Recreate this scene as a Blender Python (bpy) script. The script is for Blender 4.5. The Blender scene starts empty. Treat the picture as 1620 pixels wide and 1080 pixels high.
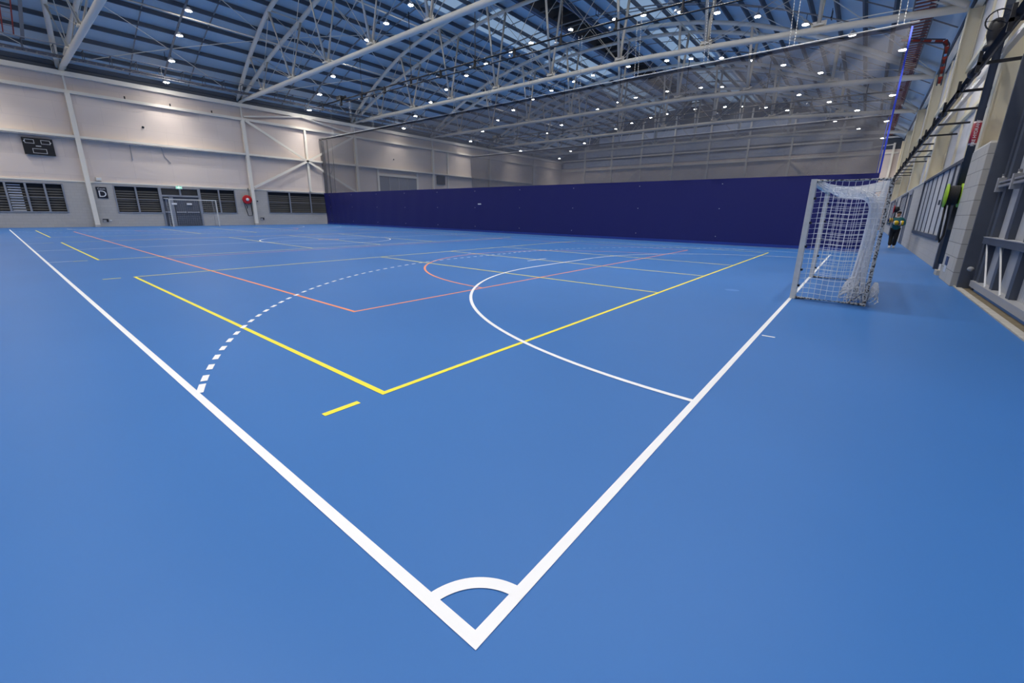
import bpy, math, random
from mathutils import Vector, Matrix
random.seed(7)
PI = math.pi
S = bpy.context.scene
COL = S.collection

# ------------------------------------------------------------------ helpers
class MB:
    def __init__(self): self.v = []; self.f = []; self.m = []
    def add(self, vs, fs, mi=0):
        n = len(self.v); self.v += [tuple(p) for p in vs]
        self.f += [tuple(i + n for i in f) for f in fs]; self.m += [mi] * len(fs); return self
    def box(self, x0, y0, z0, x1, y1, z1, mi=0):
        x0, x1 = sorted((x0, x1)); y0, y1 = sorted((y0, y1)); z0, z1 = sorted((z0, z1))
        return self.add([(x0,y0,z0),(x1,y0,z0),(x1,y1,z0),(x0,y1,z0),(x0,y0,z1),(x1,y0,z1),(x1,y1,z1),(x0,y1,z1)],
            [(0,3,2,1),(4,5,6,7),(0,1,5,4),(1,2,6,5),(2,3,7,6),(3,0,4,7)], mi)
    def frame(self, d, up=(0,0,1)):
        d = Vector(d).normalized(); u = Vector(up)
        if abs(d.dot(u)) > .98: u = Vector((1,0,0))
        a = d.cross(u).normalized(); return a, a.cross(d).normalized()
    def bar(self, p, q, w, h, up=(0,0,1), mi=0):
        p, q = Vector(p), Vector(q); a, b = self.frame(q - p, up)
        vs = [c + a*sx*w/2 + b*sy*h/2 for c in (p, q) for sx, sy in ((-1,-1),(1,-1),(1,1),(-1,1))]
        return self.add(vs, [(3,2,1,0),(4,5,6,7),(0,1,5,4),(1,2,6,5),(2,3,7,6),(3,0,4,7)], mi)
    def tube(self, pts, r, n=8, caps=True, mi=0, closed=False):
        pts = [Vector(p) for p in pts]; N = len(pts); rs = r if isinstance(r, (list, tuple)) else [r]*N
        vs = []; ref = None
        for i, p in enumerate(pts):
            if closed: t = pts[(i+1) % N] - pts[i-1]
            else: t = pts[min(i+1, N-1)] - pts[max(i-1, 0)]
            t.normalize()
            if ref is None: a, b = self.frame(t)
            else:
                a = (ref - t*ref.dot(t)).normalized(); b = t.cross(a)
            ref = a
            for k in range(n):
                an = 2*PI*k/n; vs.append(p + (a*math.cos(an) + b*math.sin(an))*rs[i])
        fs = []
        for i in range(N if closed else N-1):
            j = (i+1) % N
            for k in range(n):
                k2 = (k+1) % n; fs.append((i*n+k, i*n+k2, j*n+k2, j*n+k))
        if caps and not closed: fs += [tuple(range(n-1, -1, -1)), tuple((N-1)*n+k for k in range(n))]
        return self.add(vs, fs, mi)
    def rect(self, x0, z0, x1, z1, w, y0, y1, mi=0):
        """upright rectangular frame in an x-z plane, members butting without overlap"""
        self.box(x0,y0,z0,x1,y1,z0+w,mi); self.box(x0,y0,z1-w,x1,y1,z1,mi)
        self.box(x0,y0,z0+w,x0+w,y1,z1-w,mi); return self.box(x1-w,y0,z0+w,x1,y1,z1-w,mi)
    def lathe(self, prof, o=(0,0,0), ax=(0,0,1), n=20, mi=0):
        o = Vector(o); ax = Vector(ax).normalized(); a, b = self.frame(ax)
        vs = []
        for r, h in prof:
            for k in range(n):
                an = 2*PI*k/n; vs.append(o + ax*h + (a*math.cos(an) + b*math.sin(an))*max(r, 1e-4))
        fs = []
        for i in range(len(prof)-1):
            for k in range(n):
                k2 = (k+1) % n; fs.append((i*n+k, i*n+k2, (i+1)*n+k2, (i+1)*n+k))
        fs += [tuple(range(n-1, -1, -1)), tuple((len(prof)-1)*n+k for k in range(n))]
        return self.add(vs, fs, mi)
    def ball(self, c, r, n=12, m=8, sq=(1,1,1), mi=0):
        c = Vector(c); vs = [c + Vector((0,0,r*sq[2]))]
        for i in range(1, m):
            t = PI*i/m
            for k in range(n):
                an = 2*PI*k/n; vs.append(c + Vector((r*sq[0]*math.sin(t)*math.cos(an), r*sq[1]*math.sin(t)*math.sin(an), r*sq[2]*math.cos(t))))
        vs.append(c - Vector((0,0,r*sq[2]))); fs = []
        for k in range(n): fs.append((0, 1+k, 1+(k+1) % n))
        for i in range(m-2):
            for k in range(n):
                k2 = (k+1) % n; fs.append((1+i*n+k, 1+(i+1)*n+k, 1+(i+1)*n+k2, 1+i*n+k2))
        L = len(vs)-1
        for k in range(n): fs.append((1+(m-2)*n+k, L, 1+(m-2)*n+(k+1) % n))
        return self.add(vs, fs, mi)
    def grid(self, fn, nu, nv, mi=0):
        vs = [fn(i/nu, j/nv) for i in range(nu+1) for j in range(nv+1)]
        fs = [(i*(nv+1)+j, (i+1)*(nv+1)+j, (i+1)*(nv+1)+j+1, i*(nv+1)+j+1) for i in range(nu) for j in range(nv)]
        return self.add(vs, fs, mi)
    def mesh(self, name, mats, smooth=False):
        me = bpy.data.meshes.new(name); me.from_pydata(self.v, [], self.f); me.update()
        for m in (mats if isinstance(mats, (list, tuple)) else [mats]): me.materials.append(m)
        for p, i in zip(me.polygons, self.m): p.material_index = i; p.use_smooth = smooth
        return me

def obj(name, mb, mats, parent=None, smooth=False, label=None):
    if isinstance(mb, MB): me = mb.mesh(name, mats, smooth)
    else:
        me = mb; me.materials.clear(); me.materials.append(mats)
    o = bpy.data.objects.new(name, me); COL.objects.link(o)
    if parent: o.parent = parent
    if label: o['label'] = label
    return o
def tag(o, label, cat, group=None, kind=None):
    o['label'] = label; o['category'] = cat
    if group: o['group'] = group
    if kind: o['kind'] = kind
    return o
def thing(name, label, cat, loc=(0,0,0), group=None, rz=0):
    o = bpy.data.objects.new(name, None); COL.objects.link(o); o.location = loc; o.rotation_euler = (0,0,rz)
    o.empty_display_size = .2
    return tag(o, label, cat, group, 'thing')
def struct(name, mb, mats, parent=None, smooth=False):
    o = obj(name, mb, mats, parent, smooth)
    if parent is None: o['kind'] = 'structure'
    return o
def dup(root, loc, label, rz=None):
    def cp(o, par):
        c = o.copy(); COL.objects.link(c); c.parent = par
        for ch in o.children: cp(ch, c)
        return c
    r = cp(root, None); r.location = loc; r['label'] = label
    if rz is not None: r.rotation_euler = (0,0,rz)
    return r
def text_mesh(s, size, mat, depth=.004):
    cu = bpy.data.curves.new('lettering', 'FONT'); cu.body = s; cu.size = size; cu.extrude = depth
    cu.align_x = 'CENTER'; cu.align_y = 'CENTER'
    o = bpy.data.objects.new('lettering', cu); COL.objects.link(o)
    me = bpy.data.meshes.new_from_object(o.evaluated_get(bpy.context.evaluated_depsgraph_get()))
    bpy.data.objects.remove(o); me.materials.clear(); me.materials.append(mat); return me

def lin(c):
    c /= 255.0
    return c/12.92 if c <= .04045 else ((c+.055)/1.055)**2.4
def rgb(r, g, b): return (lin(r), lin(g), lin(b), 1)

def mat(name, col, rough=.6, metal=0, spec=.5, noise=0, nscale=3, bump=0, bscale=40):
    m = bpy.data.materials.new(name); m.use_nodes = True; N = m.node_tree.nodes; L = m.node_tree.links
    b = N['Principled BSDF']; b.inputs['Base Color'].default_value = col; b.inputs['Roughness'].default_value = rough
    b.inputs['Metallic'].default_value = metal; b.inputs['Specular IOR Level'].default_value = spec
    if noise or bump:
        tc = N.new('ShaderNodeTexCoord')
    if noise:
        n = N.new('ShaderNodeTexNoise'); n.inputs['Scale'].default_value = nscale; n.inputs['Detail'].default_value = 4
        L.new(tc.outputs['Object'], n.inputs['Vector'])
        r = N.new('ShaderNodeMapRange'); r.inputs['From Min'].default_value = .3; r.inputs['From Max'].default_value = .7
        r.inputs['To Min'].default_value = 1-noise; r.inputs['To Max'].default_value = 1+noise
        L.new(n.outputs['Fac'], r.inputs['Value'])
        x = N.new('ShaderNodeVectorMath'); x.operation = 'SCALE'; x.inputs[0].default_value = col[:3]
        L.new(r.outputs['Result'], x.inputs['Scale']); L.new(x.outputs['Vector'], b.inputs['Base Color'])
    if bump:
        n2 = N.new('ShaderNodeTexNoise'); n2.inputs['Scale'].default_value = bscale; L.new(tc.outputs['Object'], n2.inputs['Vector'])
        bp = N.new('ShaderNodeBump'); bp.inputs['Strength'].default_value = bump; bp.inputs['Distance'].default_value = .01
        L.new(n2.outputs['Fac'], bp.inputs['Height']); L.new(bp.outputs['Normal'], b.inputs['Normal'])
    return m
def panel_mat(name, c1, c2, cm, w, h, mortar, axis, rough=.7, bumpd=.004):
    """sheets or blocks laid in courses; axis 'x' for walls running along x, 'y' for walls running along y"""
    m = bpy.data.materials.new(name); m.use_nodes = True; N = m.node_tree.nodes; L = m.node_tree.links
    b = N['Principled BSDF']; b.inputs['Roughness'].default_value = rough
    tc = N.new('ShaderNodeTexCoord'); sx = N.new('ShaderNodeSeparateXYZ'); cb = N.new('ShaderNodeCombineXYZ')
    L.new(tc.outputs['Object'], sx.inputs[0]); L.new(sx.outputs['X' if axis == 'x' else 'Y'], cb.inputs['X']); L.new(sx.outputs['Z'], cb.inputs['Y'])
    br = N.new('ShaderNodeTexBrick'); L.new(cb.outputs[0], br.inputs['Vector']); br.inputs['Scale'].default_value = 1
    br.inputs['Brick Width'].default_value = w; br.inputs['Row Height'].default_value = h; br.inputs['Mortar Size'].default_value = mortar
    br.inputs['Color1'].default_value = c1; br.inputs['Color2'].default_value = c2; br.inputs['Mortar'].default_value = cm
    L.new(br.outputs['Color'], b.inputs['Base Color'])
    bp = N.new('ShaderNodeBump'); bp.inputs['Distance'].default_value = bumpd; bp.invert = True; bp.inputs['Strength'].default_value = .5
    L.new(br.outputs['Fac'], bp.inputs['Height']); L.new(bp.outputs['Normal'], b.inputs['Normal'])
    return m
def stripe_mat(name, c1, c2, scale, axis='Z', rough=.6, duty=.5):
    m = bpy.data.materials.new(name); m.use_nodes = True; N = m.node_tree.nodes; L = m.node_tree.links
    b = N['Principled BSDF']; b.inputs['Roughness'].default_value = rough
    tc = N.new('ShaderNodeTexCoord'); sx = N.new('ShaderNodeSeparateXYZ'); L.new(tc.outputs['Object'], sx.inputs[0])
    mm = N.new('ShaderNodeMath'); mm.operation = 'MULTIPLY'; mm.inputs[1].default_value = scale
    if axis == 'ALL':
        a1 = N.new('ShaderNodeMath'); a1.operation = 'ADD'; a2 = N.new('ShaderNodeMath'); a2.operation = 'ADD'
        L.new(sx.outputs['X'], a1.inputs[0]); L.new(sx.outputs['Y'], a1.inputs[1]); L.new(a1.outputs[0], a2.inputs[0]); L.new(sx.outputs['Z'], a2.inputs[1])
        L.new(a2.outputs[0], mm.inputs[0])
    else: L.new(sx.outputs[axis], mm.inputs[0])
    fr = N.new('ShaderNodeMath'); fr.operation = 'FRACT'; L.new(mm.outputs[0], fr.inputs[0])
    gt = N.new('ShaderNodeMath'); gt.operation = 'GREATER_THAN'; gt.inputs[1].default_value = duty; L.new(fr.outputs[0], gt.inputs[0])
    mx = N.new('ShaderNodeMix'); mx.data_type = 'RGBA'; L.new(gt.outputs[0], mx.inputs[0]); mx.inputs[6].default_value = c1; mx.inputs[7].default_value = c2
    L.new(mx.outputs[2], b.inputs['Base Color']); return m
def emit(name, col, s):
    m = bpy.data.materials.new(name); m.use_nodes = True; N = m.node_tree.nodes; L = m.node_tree.links
    N.clear(); e = N.new('ShaderNodeEmission'); e.inputs[0].default_value = col; e.inputs[1].default_value = s
    o = N.new('ShaderNodeOutputMaterial'); L.new(e.outputs[0], o.inputs[0]); return m
def sheer(name, col, opaq, trans=.4):
    m = bpy.data.materials.new(name); m.use_nodes = True; N = m.node_tree.nodes; L = m.node_tree.links
    N.clear(); t = N.new('ShaderNodeBsdfTransparent'); d = N.new('ShaderNodeBsdfDiffuse'); l = N.new('ShaderNodeBsdfTranslucent')
    d.inputs[0].default_value = col; l.inputs[0].default_value = col
    a = N.new('ShaderNodeMixShader'); a.inputs[0].default_value = trans; L.new(d.outputs[0], a.inputs[1]); L.new(l.outputs[0], a.inputs[2])
    b = N.new('ShaderNodeMixShader'); b.inputs[0].default_value = opaq; L.new(t.outputs[0], b.inputs[1]); L.new(a.outputs[0], b.inputs[2])
    o = N.new('ShaderNodeOutputMaterial'); L.new(b.outputs[0], o.inputs[0]); return m

# ------------------------------------------------------------------ materials
FLOOR = mat('blue_sports_floor', (.034, .162, .462, 1), .46, spec=.42, noise=.04, nscale=.35)
M_WHITE_LINE = mat('white_line_paint', rgb(246,246,246), .5)
M_YELLOW_LINE = mat('yellow_line_paint', rgb(252,236,60), .5)
M_ORANGE_LINE = mat('orange_line_paint', rgb(245,150,106), .5)
PLY = panel_mat('acoustic_panel', rgb(228,213,201), rgb(222,207,196), rgb(211,197,187), 2.4, 1.2, .008, 'x', .75)
PLY_Y = panel_mat('end_wall_panel', rgb(228,213,201), rgb(222,207,196), rgb(211,197,187), 2.4, 1.2, .008, 'y', .75)
BLOCK = panel_mat('grey_blockwork', rgb(188,184,178), rgb(184,180,174), rgb(173,169,163), .4, .2, .006, 'x', .8)
BLOCK_P = panel_mat('pier_blockwork', rgb(190,186,178), rgb(184,180,172), rgb(140,137,131), .9, .3, .008, 'x', .8)
BLOCK_PY = panel_mat('pier_end_blockwork', rgb(190,186,178), rgb(184,180,172), rgb(140,137,131), .9, .3, .008, 'y', .8)
LIGHT_PANEL = mat('pale_wall_panel', rgb(238,233,228), .6, noise=.03)
WHITE_STEEL = mat('white_steel', rgb(240,233,218), .45)
CREAM_STEEL = mat('cream_steel', rgb(240,231,204), .5)
GREY_STEEL = mat('galvanised_steel', rgb(164,164,166), .45)
DARK_STEEL = mat('slate_painted_steel', rgb(78,84,96), .5, noise=.08, nscale=4)
PURLIN_M = mat('purlin_steel', rgb(78,86,98), .6)  # shade on the undersides is put into this dark slate tone
ROOF_M = mat('roof_lining', (.60, .70, .76, 1), .55)
ROD_M = mat('bridging_steel', rgb(140,138,136), .5)
VENT_M = mat('ridge_vent_lining', rgb(98,88,80), .8, noise=.12, nscale=1.5)
BLACK = mat('black_paint', rgb(26,26,30), .5)
BLACK_GLOSS = mat('black_gloss', rgb(18,19,24), .3)
NAVY_PIPE = mat('dark_pipe', rgb(34,38,50), .4)
SILVER = mat('bright_metal', rgb(205,206,208), .3, metal=.6)
WHITE = mat('white_plastic', rgb(236,236,236), .45)
LAMP_BODY = mat('lamp_body', rgb(200,200,202), .4)
LAMP_E = emit('lamp_glow', (1, .97, .93, 1), 165)
VINYL = mat('navy_vinyl', rgb(36,38,104), .55, spec=.35)
VINYL_HEM = mat('blue_vinyl_hem', rgb(34,62,150), .5)
HEM_BLUE = mat('royal_blue_webbing', rgb(46,70,200), .6)
MESH_M = sheer('grey_curtain_mesh', rgb(104,103,106), .62, .18)
MESH_BAND = sheer('dark_curtain_band', rgb(52,52,60), .86, .2)
NET_M = mat('white_net_cord', rgb(232,232,232), .7)
POST_M = mat('goal_post_paint', rgb(214,212,204), .5, noise=.06, nscale=9)
LACED = mat('net_laced_tube', rgb(86,82,76), .6)
_N = LACED.node_tree.nodes; _L = LACED.node_tree.links
_t = _N.new('ShaderNodeTexCoord'); _n = _N.new('ShaderNodeTexNoise'); _n.inputs['Scale'].default_value = 34; _n.inputs['Detail'].default_value = 1
_r = _N.new('ShaderNodeValToRGB'); _r.color_ramp.elements[0].position = .43; _r.color_ramp.elements[0].color = rgb(66,62,58); _r.color_ramp.elements[1].position = .5; _r.color_ramp.elements[1].color = rgb(196,194,188)
_L.new(_t.outputs['Object'], _n.inputs['Vector']); _L.new(_n.outputs['Fac'], _r.inputs['Fac']); _L.new(_r.outputs['Color'], _N['Principled BSDF'].inputs['Base Color'])
RED = mat('red_enamel', rgb(190,28,34), .35)
RED_DULL = mat('red_oxide', rgb(176,62,44), .55)
LIME = mat('lime_plastic', rgb(168,208,44), .4)
HOSE = mat('black_hose', rgb(24,24,26), .6)
GLASS_D = mat('dark_window_glass', rgb(48,50,54), .12, spec=.6)
GLASS_L = mat('frosted_window_glass', rgb(206,206,206), .5)
SLAT_M = mat('louvre_slat', rgb(98,95,88), .6)
FRAME_M = mat('window_frame_metal', rgb(148,152,160), .4, metal=.2)
DOOR_M = mat('charcoal_door', rgb(84,88,98), .45, noise=.04, nscale=2)
CONC = mat('worn_concrete', rgb(176,172,164), .85, noise=.12, nscale=6)
RUST = mat('dirty_channel', rgb(112,100,78), .85, noise=.2, nscale=8)
GATE_SHEET = stripe_mat('corrugation_shade_stripes', rgb(188,190,194), rgb(170,172,177), 12, 'X', .5)  # flat sheet; light and shade of the corrugations painted as stripes
SKYL = sheer('translucent_roof_sheet', (.75,.85,.95,1), .96, .85)

# ------------------------------------------------------------------ dimensions
X0, X1 = -7.0, 67.2                 # end walls
YL, YR = 43.4, -2.6                 # left and right wall faces
R0 = (23**2 + 5.7**2)/11.4
def dz(y): return .75*max(0, (12-y)/14)**1.2 if y < 12 else 0
def arc(y, off=0):                  # underside line of the bowed roof, top chord centre at off=0
    return 10.5 + 5.7 - R0 + math.sqrt((R0+off)**2 - (min(y, YL+.6)-20.4)**2) - dz(y)
NODES = [43.3 - 5.1*k for k in range(10)]
TRUSS_X = [4.4, 15.2, 26.0, 36.8, 47.6, 58.4]

# ------------------------------------------------------------------ floor and markings
floor = struct('floor', MB().box(X0, -4.0, -.2, X1, YL+.3, 0), FLOOR)
def line_quad(mb, a, b, w, z):
    a, b = Vector((*a, z)), Vector((*b, z)); t = (b-a).normalized(); n = Vector((-t.y, t.x, 0))*w/2
    return mb.add([a-n, b-n, b+n, a+n], [(0,1,2,3)])
def arc_strip(mb, c, r, a0, a1, w, z, n=48):
    vs = []
    for i in range(n+1):
        t = a0 + (a1-a0)*i/n
        for rr in (r-w/2, r+w/2): vs.append((c[0]+rr*math.cos(t), c[1]+rr*math.sin(t), z))
    return mb.add(vs, [(2*i, 2*i+1, 2*i+3, 2*i+2) for i in range(n)])
W = .05; ZW, ZY, ZO = .003, .0022, .0014
mb = MB()
line_quad(mb, (.025,.05), (.025,39.95), W, ZW); line_quad(mb, (19.975,.05), (19.975,39.95), W, ZW)
line_quad(mb, (0,.025), (20,.025), W, ZW); line_quad(mb, (0,39.975), (20,39.975), W, ZW); line_quad(mb, (.05,20), (19.95,20), W, ZW-.0002)
obj('white_boundary_line', mb, M_WHITE_LINE, floor)
mb = MB()
for cx, cy, a in ((0,0,0), (20,0,PI/2), (20,40,PI), (0,40,1.5*PI)): arc_strip(mb, (cx,cy), .265, a, a+PI/2, W, ZW+.0005, 24)
obj('white_corner_arc', mb, M_WHITE_LINE, floor)
mb = MB(); arc_strip(mb, (10,20), 3, 0, 2*PI, W, ZW, 96); obj('white_centre_circle', mb, M_WHITE_LINE, floor)
for yy, s in ((0,1), (40,-1)):
    mb = MB()
    arc_strip(mb, (8.5,yy), 6, PI/2*s, PI*s-.004*s, W, ZW+.0005); arc_strip(mb, (11.5,yy), 6, .004*s, PI/2*s, W, ZW+.0005)
    line_quad(mb, (8.5,yy+6*s), (11.5,yy+6*s), W, ZW)
    obj('white_goal_area_line', mb, M_WHITE_LINE, floor)
    mb = MB(); a0 = math.acos(8.445/9); L = 9*(PI/2-a0); n = int(L/.3)
    for c, sg in ((8.5,-1), (11.5,1)):
        for i in range(n+1):
            b0 = a0 + i*.3/9 + (-.002 if i == 0 else -.005); b1 = min(b0 + .15/9 + (.006 if i == 0 else 0), PI/2)
            t0, t1 = (PI-b0, PI-b1) if sg < 0 else (b0, b1)
            arc_strip(mb, (c,yy), 9, t0*s, t1*s, W, ZW+.0005, 2)
    for i in range(10): line_quad(mb, (8.5+i*.3+.08,yy+9*s), (8.5+i*.3+.23,yy+9*s), W, ZW)
    obj('white_dashed_arc', mb, M_WHITE_LINE, floor)
    mb = MB(); line_quad(mb, (9.5,yy+7*s), (10.5,yy+7*s), W, ZW); arc_strip(mb, (10,yy+10*s), .03, 0, 2*PI, .06, ZW, 10)
    obj('white_penalty_mark', mb, M_WHITE_LINE, floor)
mb = MB()
for x in (5.02, 14.98): line_quad(mb, (x,-.03), (x,-.17), W*.8, ZW)
for y in (15.55, 24.3): line_quad(mb, (.05,y), (.5,y), W*.9, ZW)
obj('white_tick_mark', mb, M_WHITE_LINE, floor)
obj('floor_socket_cover', MB().lathe([(.13,.0),(.13,.002),(.0,.0021)], (8.3,1.02,0), n=20), mat('socket_cover', (.075,.22,.56,1), .4), floor)
for y0 in (2, 15.5, 29):
    mb = MB(); y1 = y0+9
    line_quad(mb, (1,y0+.025), (1,y1-.025), W, ZY); line_quad(mb, (19,y0+.025), (19,y1-.025), W, ZY)
    line_quad(mb, (.975,y0), (19.025,y0), W, ZY); line_quad(mb, (.975,y1), (19.025,y1), W, ZY)
    for x in (7, 10, 13): line_quad(mb, (x,y0+.025), (x,y1-.025), W, ZY)
    for y in (y0, y1): line_quad(mb, (.5,y), (.78,y), W*1.05, ZY)
    obj('yellow_court_line', mb, M_YELLOW_LINE, floor)
mb = MB(); xa, xb, ya, yb = 2.375, 17.625, 4.75, 35.25
for a, b in (((xa-.025,ya),(xb+.025,ya)), ((xa-.025,yb),(xb+.025,yb)), ((xa,ya+.025),(xa,yb-.025)), ((xb,ya+.025),(xb,yb-.025)), ((xa+.025,ya+10.17),(xb-.025,ya+10.17)), ((xa+.025,yb-10.17),(xb-.025,yb-10.17))):
    line_quad(mb, a, b, W, ZO)
arc_strip(mb, (10,ya), 4.9, .006, PI-.006, W, ZO); arc_strip(mb, (10,yb), 4.9, PI+.006, 2*PI-.006, W, ZO); arc_strip(mb, (10,20), .45, 0, 2*PI, W, ZO)
obj('orange_court_line', mb, M_ORANGE_LINE, floor)

# ------------------------------------------------------------------ left wall
wl = struct('wall_left', MB().box(X0, YL, 3.22, X1, YL+.25, 10.4), PLY)
openings = [(-2.6,3.1,1.02,3.0), (5.72,8.44,1.02,3.04), (8.44,11.12,0,3.04), (11.12,13.82,1.04,3.08), (16.5,24.9,1.08,3.1)]
mb = MB(); xs = X0
for a, b, z0, z1 in openings:
    if a > xs: mb.box(xs, YL-.06, 0, a, YL+.25, 3.14)
    if z0 > 0: mb.box(a, YL-.06, 0, b, YL+.25, z0)
    mb.box(a, YL-.06, z1, b, YL+.25, 3.14); xs = b
mb.box(xs, YL-.06, 0, X1, YL+.25, 3.14)
obj('block_base', mb, BLOCK, wl)
obj('ledge_flashing', MB().box(X0, YL-.09, 3.14, X1, YL+.02, 3.24), WHITE_STEEL, wl)
obj('eave_gap_strip', MB().box(X0, YL+.1, 10.4, X1, YL+.3, 10.98), PURLIN_M, wl)  # dark strip added to draw the black gap above the eave beam
obj('eave_beam', MB().box(X0, YL-.3, 10.05, X1, YL-.02, 10.35), WHITE_STEEL, wl)
obj('upper_girt', MB().box(X0, YL-.28, 8.98, X1, YL-.02, 9.18), WHITE_STEEL, wl)
obj('lower_girt', MB().box(X0, YL-.34, 6.1, X1, YL-.02, 6.26), WHITE_STEEL, wl)
obj('service_pipe', MB().tube([(X0,YL-.3,6.03),(X1,YL-.3,6.03)], .045, 8), GREY_STEEL, wl)
YB = YL-.16
for a, b in (((15.4,3.35),(20.6,6.1)), ((20.6,6.1),(25.8,9.0)), ((15.4,9.0),(20.6,6.1)), ((20.6,6.1),(25.8,3.35))):
    obj('cross_brace', MB().bar((a[0],YB-.16,a[1]), (b[0],YB-.16,b[1]), .07, .2, (0,1,0) if 0 else (0,0,1)), WHITE_STEEL, wl)
obj('brace_post', MB().box(20.55, YB-.1, 3.24, 20.75, YB+.1, 9.0), WHITE_STEEL, wl)
for a, b in (((15.3,9.3),(20.4,10.1)), ((20.4,10.1),(25.9,9.3))):
    obj('eave_brace', MB().bar((a[0],YB-.16,a[1]), (b[0],YB-.16,b[1]), .12, .12), WHITE_STEEL, wl)
for i, x in enumerate((.6, 7.4, 10.1, 12.9)):
    obj('girt_cleat', MB().box(x, YL-.3, 9.18, x+.07, YL-.2, 9.36), BLACK, wl)
for x, dxx in ((7.2,0), (9.1,.45), (23.3,-.4)):
    obj('conduit_drop', MB().tube([(x,YL-.06,6.05),(x+dxx*.2,YL-.06,5.4),(x+dxx,YL-.06,4.9)], .025, 6), GREY_STEEL, wl)
# far hall features of the same wall, seen through the curtain
wn = MB(); wn.box(28.6,YL-.12,3.3,28.85,YL,6.2); wn.box(34.2,YL-.12,3.3,34.45,YL,6.2); wn.box(28.85,YL-.12,5.35,34.2,YL,5.6)
dr = struct('door_3', MB().box(28.85,YL-.05,0,34.2,YL+.02,5.35), mat('roller_door', rgb(128,130,138), .5))
obj('door_frame', wn, WHITE_STEEL, dr)
for x in (30.2, 31.5, 32.8): obj('door_rib', MB().box(x,YL-.09,0,x+.06,YL-.05,5.3), GREY_STEEL, dr)
obj('wall_post', MB().box(39.4,YL-.14,3.24,39.6,YL,9.0), WHITE_STEEL, wl)
tag(obj('scoreboard', MB().box(37.5,YL-.14,4.9,38.9,YL-.03,6.0), BLACK), 'black scoreboard on the left wall behind the mesh curtain', 'scoreboard')

def window(name, a, b, z0, z1, mull, slat_n=9, bright=None):
    w = struct(name, MB().box(a, YL+.16, z0, b, YL+.2, z1), mat('dark_backing', rgb(40,41,44), .8))
    f = MB(); t = .07
    f.rect(a, z0, b, z1, t, YL-.1, YL+.04)
    obj('window_frame', f, FRAME_M, w)
    for x in mull: obj('mullion', MB().box(x-.05,YL-.095,z0+t,x+.05,YL+.035,z1-t), FRAME_M, w)
    s = MB(); h = (z1-z0)*.78; n = slat_n
    for i in range(n):
        z = z0+.12+i*h/n; s.bar((a+t,YL+.11,z+h/n*.45), (b-t,YL+.11,z+h/n*.45), .03, h/n*.62)
    obj('louvre_slats', s, SLAT_M, w)
    if bright:
        s2 = MB()
        for i in range(11):
            z = z0+.12+i*.165; s2.bar((bright[0],YL+.08,z), (bright[1],YL+.08,z), .02, .075)
        obj('sky_bright_slats', s2, mat('sky_painted_slat', rgb(190,196,206), .5), w)  # brighter sky behind this pane, painted as pale slats
    obj('transom_bar', MB().box(a+t,YL-.02,z0+(z1-z0)*.5,b-t,YL+.02,z0+(z1-z0)*.5+.03), FRAME_M, w)
    return w
window('window_1', -2.6, 3.1, 1.02, 3.0, (2.2,1.32,.42,-.6,-1.6), 9, (.5,1.1))
window('window_2', 5.72, 8.44, 1.02, 3.04, (7.0,))
window('window_3', 11.12, 13.82, 1.04, 3.08, (12.55,))
window('window_4', 16.5, 24.9, 1.08, 3.1, (18.55,20.6,22.7))
# entrance doors
d = struct('door_1', MB().box(8.44, YL+.05, 0, 11.12, YL+.12, 2.32), DOOR_M)
obj('door_frame', MB().box(8.56,YL-.1,2.32,11.0,YL+.06,2.46).box(8.44,YL-.1,0,8.56,YL+.06,2.96).box(11.0,YL-.1,0,11.12,YL+.06,2.96).box(8.44,YL-.1,2.96,11.12,YL+.06,3.04), FRAME_M, d)
obj('transom_glass', MB().box(8.56,YL+.02,2.46,11.0,YL+.05,2.96), GLASS_D, d)
obj('transom_mullion', MB().box(9.74,YL-.08,2.46,9.86,YL+.06,2.96), FRAME_M, d)
obj('door_leaf', MB().box(9.3,YL-.01,.03,10.98,YL+.04,2.3), DOOR_M, d)
obj('door_edge', MB().box(8.98,YL-.08,.02,9.24,YL+.04,2.3), FRAME_M, d)
for a, b in ((8.6,8.95), (9.35,9.98), (10.08,10.9)):
    obj('push_bar', MB().box(a,YL-.14,1.08,b,YL-.08,1.14).box(a,YL-.1,1.06,a+.05,YL,1.16).box(b-.05,YL-.1,1.06,b,YL,1.16), SILVER, d)
for a in (9.1, 10.12): obj('door_plate', MB().box(a,YL-.1,1.7,a+.34,YL-.02,1.84), WHITE, d)
obj('door_closer', MB().box(8.62,YL-.12,2.14,8.92,YL-.02,2.22), SILVER, d)
# columns of the left wall
def left_column(x, lab):
    t = thing('steel_column', lab, 'column', (x, YL-.2, 0), 'white columns of the left wall')
    obj('column_shaft', MB().box(-.13,-.17,.16,.13,.12,9.05), WHITE_STEEL, t)
    obj('column_neck', MB().box(-.05,-.06,9.05,.05,.06,10.1), WHITE_STEEL, t)
    obj('head_plate', MB().box(-.28,-.12,10.12,.28,.12,10.3), WHITE_STEEL, t)
    obj('base_plinth', MB().box(-.16,-.2,0,.16,.12,.16), BLOCK, t)
    return t
OR = ['first','second','third','fourth','fifth','sixth','seventh','eighth','ninth','tenth','eleventh','twelfth','thirteenth','fourteenth','fifteenth','sixteenth','seventeenth']
for x, lb in zip(TRUSS_X, ('white wall column beside the Court D sign', 'white wall column beside the red hose reel', 'white wall column just behind the left end of the mesh curtain',
        'white left wall column beyond the roller door behind the curtain', 'left wall column where the second curtain hangs', 'last white column before the far corner of the left wall')): left_column(x, lb)

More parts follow.
